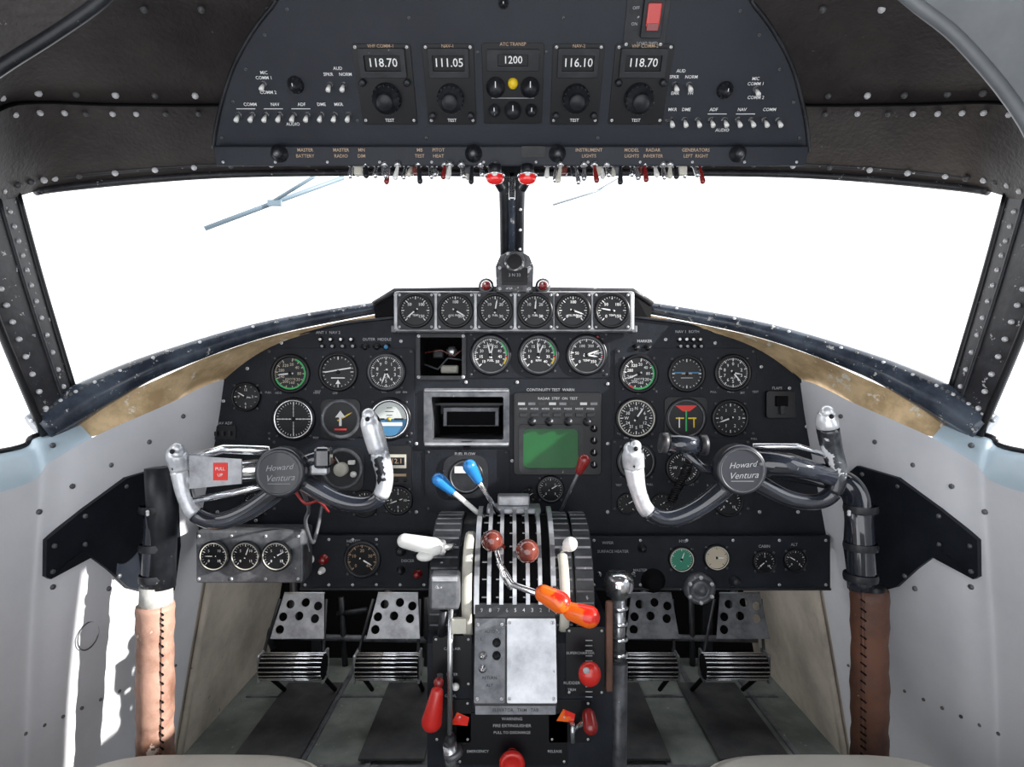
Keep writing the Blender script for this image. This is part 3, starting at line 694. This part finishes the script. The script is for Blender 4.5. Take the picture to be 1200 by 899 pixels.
b=B(); b.tube([W(240,268,1.30),W(320,238,1.34),W(403,208,1.38)],.0055,WIPE,8); b.tube([W(320,236,1.33),W(368,207,1.30)],.004,WIPE,8); b.box(W(322,238,1.33),(.03,.01,.012),WIPE); b.build('windshield_wiper')
b=B(); b.tube([W(648,240,1.5),W(700,224,1.5),W(745,208,1.5)],.003,WIPL,8); b.tube([W(700,223,1.5),W(740,200,1.45)],.002,WIPL,8); b.build('windshield_wiper')

# ============================================================ YOKES
def yoke(hx,hy,which):
    root=bpy.data.objects.new('control_yoke',None); scene.collection.objects.link(root)
    k=1/F
    def P(dx,dy,dz=0): return W(hx,hy,1.0)+Vector((dx*k,dz*k,-dy*k))
    root.location=P(0,0)
    def fin(b,n):
        o=b.build(n); o.parent=root; o.location=o.location-root.location
    b=B()
    gl=[(-121,-27,-8,7),(-123,-20,-5,11.5),(-121,0,0,11.5),(-115,30,0,9.5),(-103,52,2,9.5),(-78,60,4,10),(-45,48,6,10.5),(-12,24,8,12),(0,8,10,12)]
    gr=[(101,-66,-8,8),(103,-54,-4,12),(111,-22,0,11.5),(118,6,0,10),(112,30,2,9.5),(92,40,4,9.5),(62,36,6,10),(30,20,8,11),(5,4,10,12)]
    for gi,g in enumerate((gl,gr)):
        c=cr([Vector((*P(x,y,z),r*k)) for x,y,z,r in g],54)
        silver=(which=='L') or gi==0  # horns with worn silver finish; the right yoke's right horn is worn dark
        e=13 if silver else 8
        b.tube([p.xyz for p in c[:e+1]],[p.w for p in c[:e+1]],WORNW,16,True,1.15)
        b.tube([p.xyz for p in c[e:27]],[p.w for p in c[e:27]],WORNW if silver else WORND,16,True,1.1)
        b.tube([p.xyz for p in c[26:]],[p.w*1.02 for p in c[26:]],WHL,16)
        b.ell(c[0].xyz,(c[0].w*1.0,)*3,WORNW)
        b.ell(c[3].xyz+Vector((0,-c[3].w,0)),(.004,.004,.004),BLK)
        sgn=-1 if gi==0 else 1
        b.tube([p.xyz+Vector((-sgn*p.w*.8,-p.w*.3,0)) for p in c[8:24]],.003,BLK,6)
    fin(b,'wheel_rim')
    b=B()
    if which=='L':
        b.tube([P(-16,-4,0),P(-60,0,0),P(-108,12,0)],[.021,.020,.012],CHR,12,True,.8)
        b.tube([P(-16,-24,-2),P(-70,-26,-2),P(-112,-14,0)],.008,CHR,10)
        b.tube([P(-20,16,2),P(-60,26,2),P(-104,34,0)],.006,CHR,10)
        M=Matrix.Translation(P(-66,0,-16))@Matrix.Rotation(math.pi/2,4,'X')@Matrix.Scale(k,4)
        b.plate([(-36,20),(24,16),(24,-12),(-36,-18)],[],1.5,ALU,M,z=0); b.box((0,2,2),(16,20,1),REDM,M); b.text('PULL',5,WPL,M,0,5,2.8); b.text('UP',5,WPL,M,0,-2,2.8)
        b.tube([P(18,-10,2),P(45,-16,6)],.012,WHL,10); b.box(P(46,-16,0),(.026,.03,.036),WHL,bev=.006); b.box(P(40,-2,6),(.03,.02,.02),ALU,bev=.004)
    else:
        b.tube([P(16,-8,2),P(60,-4,2),P(112,10,2)],[.026,.024,.020],WHL,14,True,.85)
        b.tube([P(18,-26,0),P(70,-26,0),P(110,-14,0)],.005,CHR,8)
        b.cyl(P(-84,-30,-6),P(-46,-28,-6),.015,WHL); b.cyl(P(-92,-31,-6),P(-84,-30,-6),.017,CHIP); b.cyl(P(-46,-28,-6),P(-38,-28,-6),.017,CHIP)
        b.tube([P(-62,-20,0),P(-40,0,6),P(-18,4,8)],.008,WHL,8)
    fin(b,'spoke')
    b=B()
    M=Matrix.Translation(P(0,0,-6))@Matrix.Rotation(math.pi/2,4,'X')@Matrix.Scale(k,4)
    b.lathe([(22,-24),(29,-10),(29,6),(28,9),(25,10.5),(24,9.5),(23,9.5),(.01,9.5)],HUB,M,40)
    b.lathe([(25.0,9.8),(25.0,10.6),(24.2,10.6),(24.2,9.8)],GRYM,M,40)
    b.text('Howard',9.5,WHT2,M,0,6,10,.08,.4); b.text('Ventura',10.5,WHT2,M,1,-6,10,.05,.4)
    b.box((0,-12.5,9.8),(26,.5,.3),WHT2,M)
    fin(b,'hub')
    s=-1 if which=='L' else 1
    b=B()
    cx=185 if which=='L' else 1007
    bx=182 if which=='L' else 1019
    path=[P(0,2,20),P(s*30,4,45),P(s*75,10,60),W(cx-s*32,562,1.04),W(cx-s*6,578,1.02),W(cx,615,1.0),W(cx+s*3,690,1.0)]
    b.tube(cr(path,40),[.018]*12+[.019]*10+[.022]*18,WHL,16)
    if which=='L':
        b.tube([W(188,548,1.0),W(190,600,1.0),W(188,688,1.0)],[.024,.024,.023],BLKW,16)
    for yy in(596,640,676): b.lathe([(.026,-.006),(.027,0),(.026,.006)],BLKW,Matrix.Translation(W(cx+s*1.5,yy,1.0)),20)
    for yy in(600,603): b.rivet(W(cx-12,yy,.97),(0,-1,0),.003)
    b.tube([W(bx-s*1,686,1.0),W(bx-s*1,712,1.0)],[.025,.026],TAPE if which=='L' else BLK,16)
    fin(b,'control_column')
    b=B()
    L=LEASUN if which=='L' else LEA
    pts=[W(bx,y,1.0) for y in(690 if which!='L' else 708,740,790,840,880,930,1020)]
    pts[-1].z=.0
    c=cr(pts,30); b.tube(c,[.0285+.0010*math.sin(i*1.9)+.0008*math.sin(i*.7) for i in range(30)],L,20)
    for i in range(1,26):
        p=c[i]; b.tube([p+Vector((-s*.022-.004,-.019,.004)),p+Vector((-s*.022+.004,-.021,-.002))],.0015,BLKM,6)
    b.tube([p+Vector((-s*.022,-.0185,0)) for p in c],.0025,L,6)
    b.lathe([(.045,0),(.045,.008),(.033,.02)],BLKW,Matrix.Translation((c[-1].x,c[-1].y,0)),20)
    fin(b,'leather_boot')
yoke(333,552,'L'); yoke(864,549,'R')
b=B(); b.tube(cr([W(352,570,1.02),W(362,595,1.05),W(358,612,1.08),W(366,636,1.12),W(372,620,1.15),W(378,590,1.2)],30),.0035,GRYM,8)
b.tube(cr([W(345,575,1.03),W(358,590,1.03),W(374,588,1.06),W(385,600,1.15)],20),.0025,WIRE,8)
b.build('microphone_cord')
b=B(); pts=[]
for i in range(120):
    t=i/119; c=W(815-30*t,530+60*t,1.08+.12*t); a=i*1.3; pts.append(c+Vector((.009*math.cos(a),.009*math.sin(a),.0)))
b.tube(pts,.002,BLK,6); b.build('coiled_cord')

# ============================================================ PEDALS
def pedal(px,dark=False):
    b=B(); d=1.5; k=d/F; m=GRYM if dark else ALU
    T=Matrix.Translation(W(px+8,723,d+.02))@Matrix.Rotation(math.pi/2,4,'X')@Matrix.Rotation(-.35,4,'X')@Matrix.Scale(k,4)
    holes=[circ(x,y,5,14) for x,y in((-13,14),(5,16),(20,12),(-20,0),(-1,1),(18,-2),(-22,-14))]
    b.plate([(-22,26),(26,26),(31,-24),(-32,-24)],holes,2.,m,T,bev=.3)
    b.tube([T@Vector((-22,26,0)),T@Vector((26,26,0))],.004,m,8)
    for s in(-1,1):
        b.tube([T@Vector((s*28,20,-3)),W(px+s*35,765,d),W(px+s*37,792,d-.02)],.004,BLKW,8)
        b.box(W(px+s*37,780,d-.01),(.007,.05,.07),m,bev=.003)
    a=W(px-36,781,d-.03); c=W(px+36,781,d-.03)
    b.cyl(a,c,.030,BLKM,n=20)
    for i in range(18):
        an=2*math.pi*i/18; o=Vector((0,math.cos(an)*.030,math.sin(an)*.030)); b.cyl(a+o,c+o,.0022,CHR if not dark else STEEL,n=6)
    b.tube([W(px,740,d+.05),W(px,690,1.68),W(px,650,1.78)],.010,BLKW,8)
    for s in(-1,1): b.tube([W(px+s*32,790,d+.03),Vector((W(px+s*32,790,d).x,d+.12,.02))],.006,BLKM,8)
    b.build('rudder_pedal')
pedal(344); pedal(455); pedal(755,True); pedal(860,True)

# ============================================================ CENTER PEDESTAL
ped=bpy.data.objects.new('throttle_pedestal',None); scene.collection.objects.link(ped); ped.location=(0,1.1,.3)
def pf(b,n):
    o=b.build(n); o.parent=ped; o.location=o.location-ped.location
CY,CZZ,R=1.10,.48,.13
def dr(th,r): a=th*D2R; return (CY-r*math.cos(a),CZZ+r*math.sin(a))
def extr(b,prof,x0,x1,m,sm=False):
    n=len(prof); vs=[(x0,y,z) for y,z in prof]+[(x1,y,z) for y,z in prof]
    b.add(vs,[(i,(i+1)%n,n+(i+1)%n,n+i) for i in range(n)]+[list(range(n))[::-1],[n+i for i in range(n)]],m,sm)
b=B()
prof=[(.985,0),(.985,.44)]+[dr(t,R-.012) for t in range(0,100,8)]+[(1.25,.58),(1.30,.5),(1.30,0)]
extr(b,prof,-.118,.135,BLKW)
extr(b,[(.965,0),(.965,.43),(.985,.45),(1.3,.45),(1.3,0)],-.137,.162,PBLK)
for x0,x1 in((-.136,-.088),(.070,.100),(.104,.134)):
    extr(b,[dr(t,R) for t in range(-20,130,6)]+[(1.2,.45)],x0,x1,BLKW)
    for t in range(-10,120,8):
        y,z=dr(t,R); b.box(((x0+x1)/2,y,z),(abs(x1-x0)*.9,.003,.003),GRYM)
pf(b,'body')
b=B()
for i,x in enumerate((560,574,588,603,618,632,647)):
    X=(x-600)*1.0/F; w=.0040 if i in(0,6) else .0032
    pr=[dr(t,R+.012) for t in range(0,97,6)]+[dr(t,R-.012) for t in range(96,-1,-6)]
    extr(b,pr,X-w,X+w,ALUP)
pr=[dr(t,R-.004) for t in range(0,97,6)]+[dr(t,R-.014) for t in range(96,-1,-6)]
extr(b,pr,-.058,.068,BLKM)
b.box((.003,1.12,.615),(.10,.05,.012),ALUP,bev=.003); b.box((.003,1.13,.63),(.06,.03,.02),ALU,bev=.003)
for t in range(10,90,12):
    y,z=dr(t,R+.002)
    for x in(-.045,-.022,.0,.022,.045): b.box((x,y,z),(.008,.002,.002),WHT2)
pf(b,'quadrant_plates')
b=B()
for x,rr_,cy,cz in((-.072,.088,1.03,.505),(.084,.066,1.01,.50)):
    Mw=Matrix.Translation((x,cy,cz))@Matrix.Rotation(math.pi/2,4,'Y')
    b.lathe([(rr_*.8,-.007),(rr_*.97,-.008),(rr_,-.004),(rr_,.004),(rr_*.97,.008),(rr_*.8,.007),(.02,.004),(.001,.004)],CREAM,Mw,40)
    b.lathe([(.001,-.004),(.02,-.004),(rr_*.8,-.007)],CREAM,Mw,40)
pf(b,'trim_wheels')
FP=Plane(W(604,770,.945),-14)
b=B(); M=FP.M(604,770)
b.box((0,2,-14),(98,116,30),BLKW,M,2)
b.plate(rr(19,-3,58,92,2),[],1.8,ALUP,M,bev=.4,z=1); b.plate(rr(-30,-3,36,92,2),[],1.8,GRYM,M,bev=.4,z=1)
b.plate(rr(0,52,96,16,2),[],3,BLKW,M,bev=.4,z=1)
for i in range(9): b.text(str(9-i),6,WHT2,M,-40+i*10,52,4.3)
for sx,sy in((-44,36),(-16,36),(-44,-44),(-16,-44),(-7,38),(44,38),(-7,-44),(44,-44)): screw(b,M,sx,sy,2,2.8,RIV)
for x,y in((-38,2),(-22,2),(-38,-12),(-22,16)): b.lathe([(5,2),(5,4),(3,5),(2.6,13),(.01,14)],BLKW if y>0 and x>-30 else CHR,M@Matrix.Translation((x,y,0)),12)
for x,y,s in((-30,28,'AUTO'),(-30,-22,'RETURN'),(-30,-30,'ALT'),(-40,20,'L'),(-20,20,'R')): b.text(s,4.5,BLK,M,x,y,3)
b.plate(rr(0,-56,92,9,1),[],1.5,GRYM,M,z=1); b.text('ELEVATOR   TRIM   TAB',5,BLK,M,0,-56,2.8)
pf(b,'front_console')
FQ=Plane((0,.963,CZ))
b=B()
for x,y,s,z in ((530,760,'CARB AIR',4.5),(530,790,'FILTER',4.5),(528,815,'COWL',4.5),(680,765,'SUPERCHARGER',4.5),(670,800,'RUDDER',5),(670,808,'TRIM',4.5),(600,850,'FIRE EXTINGUISHER',5),(600,858,'PULL TO DISCHARGE',4.5),(560,880,'EMERGENCY',4.5),(650,880,'RELEASE',4.5),(600,842,'WARNING',5)):
    b.text(s,z,WHT2,FQ.M(x,y,1),z=.3)
for x0,y0,w,h in((530,775,46,60),(686,775,46,80),(600,866,130,60),(530,845,44,50),(668,845,50,50)):
    b.plate(rr(0,0,w,h,3),[],.8,BLK,FQ.M(x0,y0),bev=.2)
    for sx in(-1,1):
        for sy in(-1,1): screw(b,FQ.M(x0,y0),sx*(w/2-4),sy*(h/2-4),1.5,.8,RIV)
for x,y in((664,838),(540,842)): b.add([(-12,-6,1.6),(8,-8,1.6),(10,2,1.6),(-4,8,1.6)],[(0,1,2,3)],ORG,False,FQ.M(x,y))
for i in range(12): b.box((0,0,1.5),(8,1,.5),WHT2,FQ.M(690,750+i*6))
b.box((0,0,5),(8,105,8),LEA,FQ.M(713,755),2)
pf(b,'placards')
def lever(name,kp,bp,r,m,shape='ball',sr=.004,sm=STEEL):
    b=B(); k=W(*kp); q=W(*bp); b.tube([q,k.lerp(q,.5)+Vector((0,-.004,.002)),k],sr,sm,10)
    d=(k-q).normalized()
    if shape=='ball':
        Q=d.to_track_quat('Z','Y').to_matrix(); b.ell(k,(r,r,r*1.15),m,q=Q,n=24,k=14); b.cyl(k-d*r*1.7,k-d*r*.7,r*.45,m,r*.7)
    else: b.capsule(k-d*r*1.2,k+d*r*shape,r*.7,r,m)
    pf(b,name)
def dl(th,px,r=R-.02):
    y,z=dr(th,r); return (px,449.5+(CZ-z)*F/y,y)
lever('propeller_lever',(522,569,1.04),(572,612,1.10),.012,BLUE,1.5,.0045,WPL)
lever('propeller_lever_2',(556,556,1.03),(586,606,1.10),.012,BLUE,1.8,.0042,CHR)
lever('throttle_lever',(577,634,.93),dl(50,592),.017,BRED,'ball',.0055,BRED)
lever('throttle_lever_2',(618,646,.91),dl(45,606),.018,BRED,'ball',.0055,BRED)
lever('alternate_lever',(682,545,1.07),(656,602,1.12),.011,DRED,1.0,.003,GRYM)
lever('small_lever',(668,638,.98),(652,650,1.02),.012,WPL,'ball',.004)
for a,c,n in(((637,696,.90),(656,706,.89),'mixture_handle'),((670,717,.89),(690,723,.88),'mixture_handle_2')):
    b=B(); b.capsule(W(*a),W(*c),.0135,.0165,ORG); b.tube([W(a[0],a[1],a[2]+.005),W(a[0]-6,a[1]-6,1.0)],.0045,CHR,8); pf(b,n)
b=B(); b.tube([W(585,660,.96),W(600,685,.94),W(634,697,.90)],.005,CHR,8); b.tube([W(650,690,.95),W(668,716,.89)],.005,CHR,8)
b.tube([W(582,645,.96),W(590,675,.95),W(598,690,.96)],.004,CHR,8); pf(b,'mixture_rods')
b=B(); b.capsule(W(474,634,.98),W(508,641,.97),.012,.015,WPL); b.tube([W(508,643,.97),W(540,640,1.03)],.006,STEEL,8); b.ell(W(498,652,.965),(.014,.012,.008),WPL); b.box(W(515,642,.99),(.02,.02,.024),ALU,bev=.004); pf(b,'landing_gear_handle')
b=B(); b.box(W(522,691,.93),(.045,.035,.052),GRYM,bev=.004); b.box(W(522,676,.925),(.040,.03,.008),ALU,bev=.002); b.cyl(W(528,708,.93),W(527,862,.94),.0045,STEEL); b.cyl(W(520,715,.93),W(517,745,.94),.006,BLKW)
b.ell(W(528,868,.94),(.01,.01,.012),BLKW); b.cyl(W(527,872,.93),W(530,899,.93),.011,STEEL); b.cyl(W(530,880,.93),W(532,886,.93),.015,GRYM)
b.box(W(538,733,.93),(.024,.01,.024),CREAM,bev=.002)
pf(b,'gear_latch_block')
b=B(); b.capsule(W(512,812,.92),W(506,845,.92),.010,.0165,RED); b.tube([W(512,812,.92),W(516,790,.94)],.005,STEEL,8); b.ell(W(514,800,.925),(.008,.008,.009),DRED); pf(b,'red_pull_handle')
b=B(); b.ell(W(691,790,.91),(.0175,.014,.019),RED,n=24,k=14); b.tube([W(691,790,.92),W(688,792,.97)],.007,STEEL,8); b.ell(W(687,786,.896),(.005,.002,.005),WHT2); pf(b,'fuel_valve_knob')
b=B(); M=FQ.M(600,883,1); b.lathe([(7,0),(7,12),(14,14),(15,18),(14,22),(10,23),(9,21),(.01,21)],RED,M,24); pf(b,'fire_extinguisher_knob')
b=B(); b.capsule(W(690,838,.93),W(692,852,.92),.010,.012,DRED); b.tube([W(690,842,.93),W(672,856,.96)],.004,STEEL,8); b.cyl(W(671,848,.955),W(671,870,.955),.004,STEEL)
b.ell(W(534,805,.95),(.006,.006,.006),WPL); pf(b,'crossfeed_knob')
b=B(); 
b.lathe([(.001,.028),(.020,.026),(.027,.014),(.027,0),(.022,-.014),(.012,-.022),(.011,-.04)],CHR,Matrix.Translation(W(725,688,1.08)),28)
b.cyl(W(725,700,1.08),W(724,780,1.08),.013,STEEL); b.cyl(W(724,775,1.08),Vector((W(722,960,1.08).x,1.08,0)),.018,GRYM)
for y in(712,730,748,766): b.lathe([(.015,-.004),(.018,0),(.015,.004)],CHR,Matrix.Translation(W(725,y,1.08)),20)
b.build('hydraulic_hand_pump')

# ============================================================ SEATS
def seat(cx):
    root=bpy.data.objects.new('pilot_seat',None); scene.collection.objects.link(root); root.location=(cx,.65,.2)
    def fin(b,n):
        o=b.build(n); o.parent=root; o.location=o.location-root.location
    b=B(); n=48
    def ring(sc,z):
        o=[]
        for i in range(n):
            a=2*math.pi*i/n; c,s=math.cos(a),math.sin(a)
            e=.45; x=math.copysign(abs(c)**e,c)*.205*sc; y=math.copysign(abs(s)**(.6 if s>0 else .4),s)*.235*sc
            o.append(Vector((cx+x,.655+y,z)))
        return o
    prof=[(.90,.20),(.99,.215),(1.0,.25),(.995,.285),(.96,.303),(.90,.311),(.5,.316),(.02,.318)]
    rs=[ring(s,z) for s,z in prof]; rs=[r+[r[0]] for r in rs]; b.loft(rs,SEATM)
    b.tube(ring(.985,.294)+[ring(.985,.294)[0]],.004,SEATM,8)
    fin(b,'cushion')
    b=B(); b.box((cx,.66,.19),(.36,.40,.02),GRYM,bev=.005)
    for sx in(-.15,.15): b.box((cx+sx,.66,.01),(.03,.46,.02),GRYM); [b.cyl((cx+sx,y,.02),(cx+sx,y,.185),.012,STEEL) for y in(.5,.82)]
    fin(b,'base')
    b=B(); b.box((cx,.425,.40),(.38,.07,.30),SEATM,bev=.03); fin(b,'low_backrest')
seat(-.44); seat(.445)

# ============================================================ LIGHT + CAMERA
w=bpy.data.worlds.new('sky'); scene.world=w; w.use_nodes=True
bg=w.node_tree.nodes['Background']; bg.inputs[0].default_value=(.95,.97,1.,1); bg.inputs[1].default_value=2.5
sun=bpy.data.lights.new('sun','SUN'); sun.energy=10; sun.angle=.01; sun.color=(1,.97,.92)
so=bpy.data.objects.new('sun',sun); scene.collection.objects.link(so)
so.rotation_euler=Vector((-1.5,.44,-.54)).to_track_quat('-Z','Y').to_euler()
cam=bpy.data.cameras.new('camera'); cam.sensor_width=36; cam.lens=21.0; cam.clip_start=.02
co=bpy.data.objects.new('camera',cam); scene.collection.objects.link(co); co.location=(0,0,CZ); co.rotation_euler=(math.pi/2,0,0)
scene.camera=co
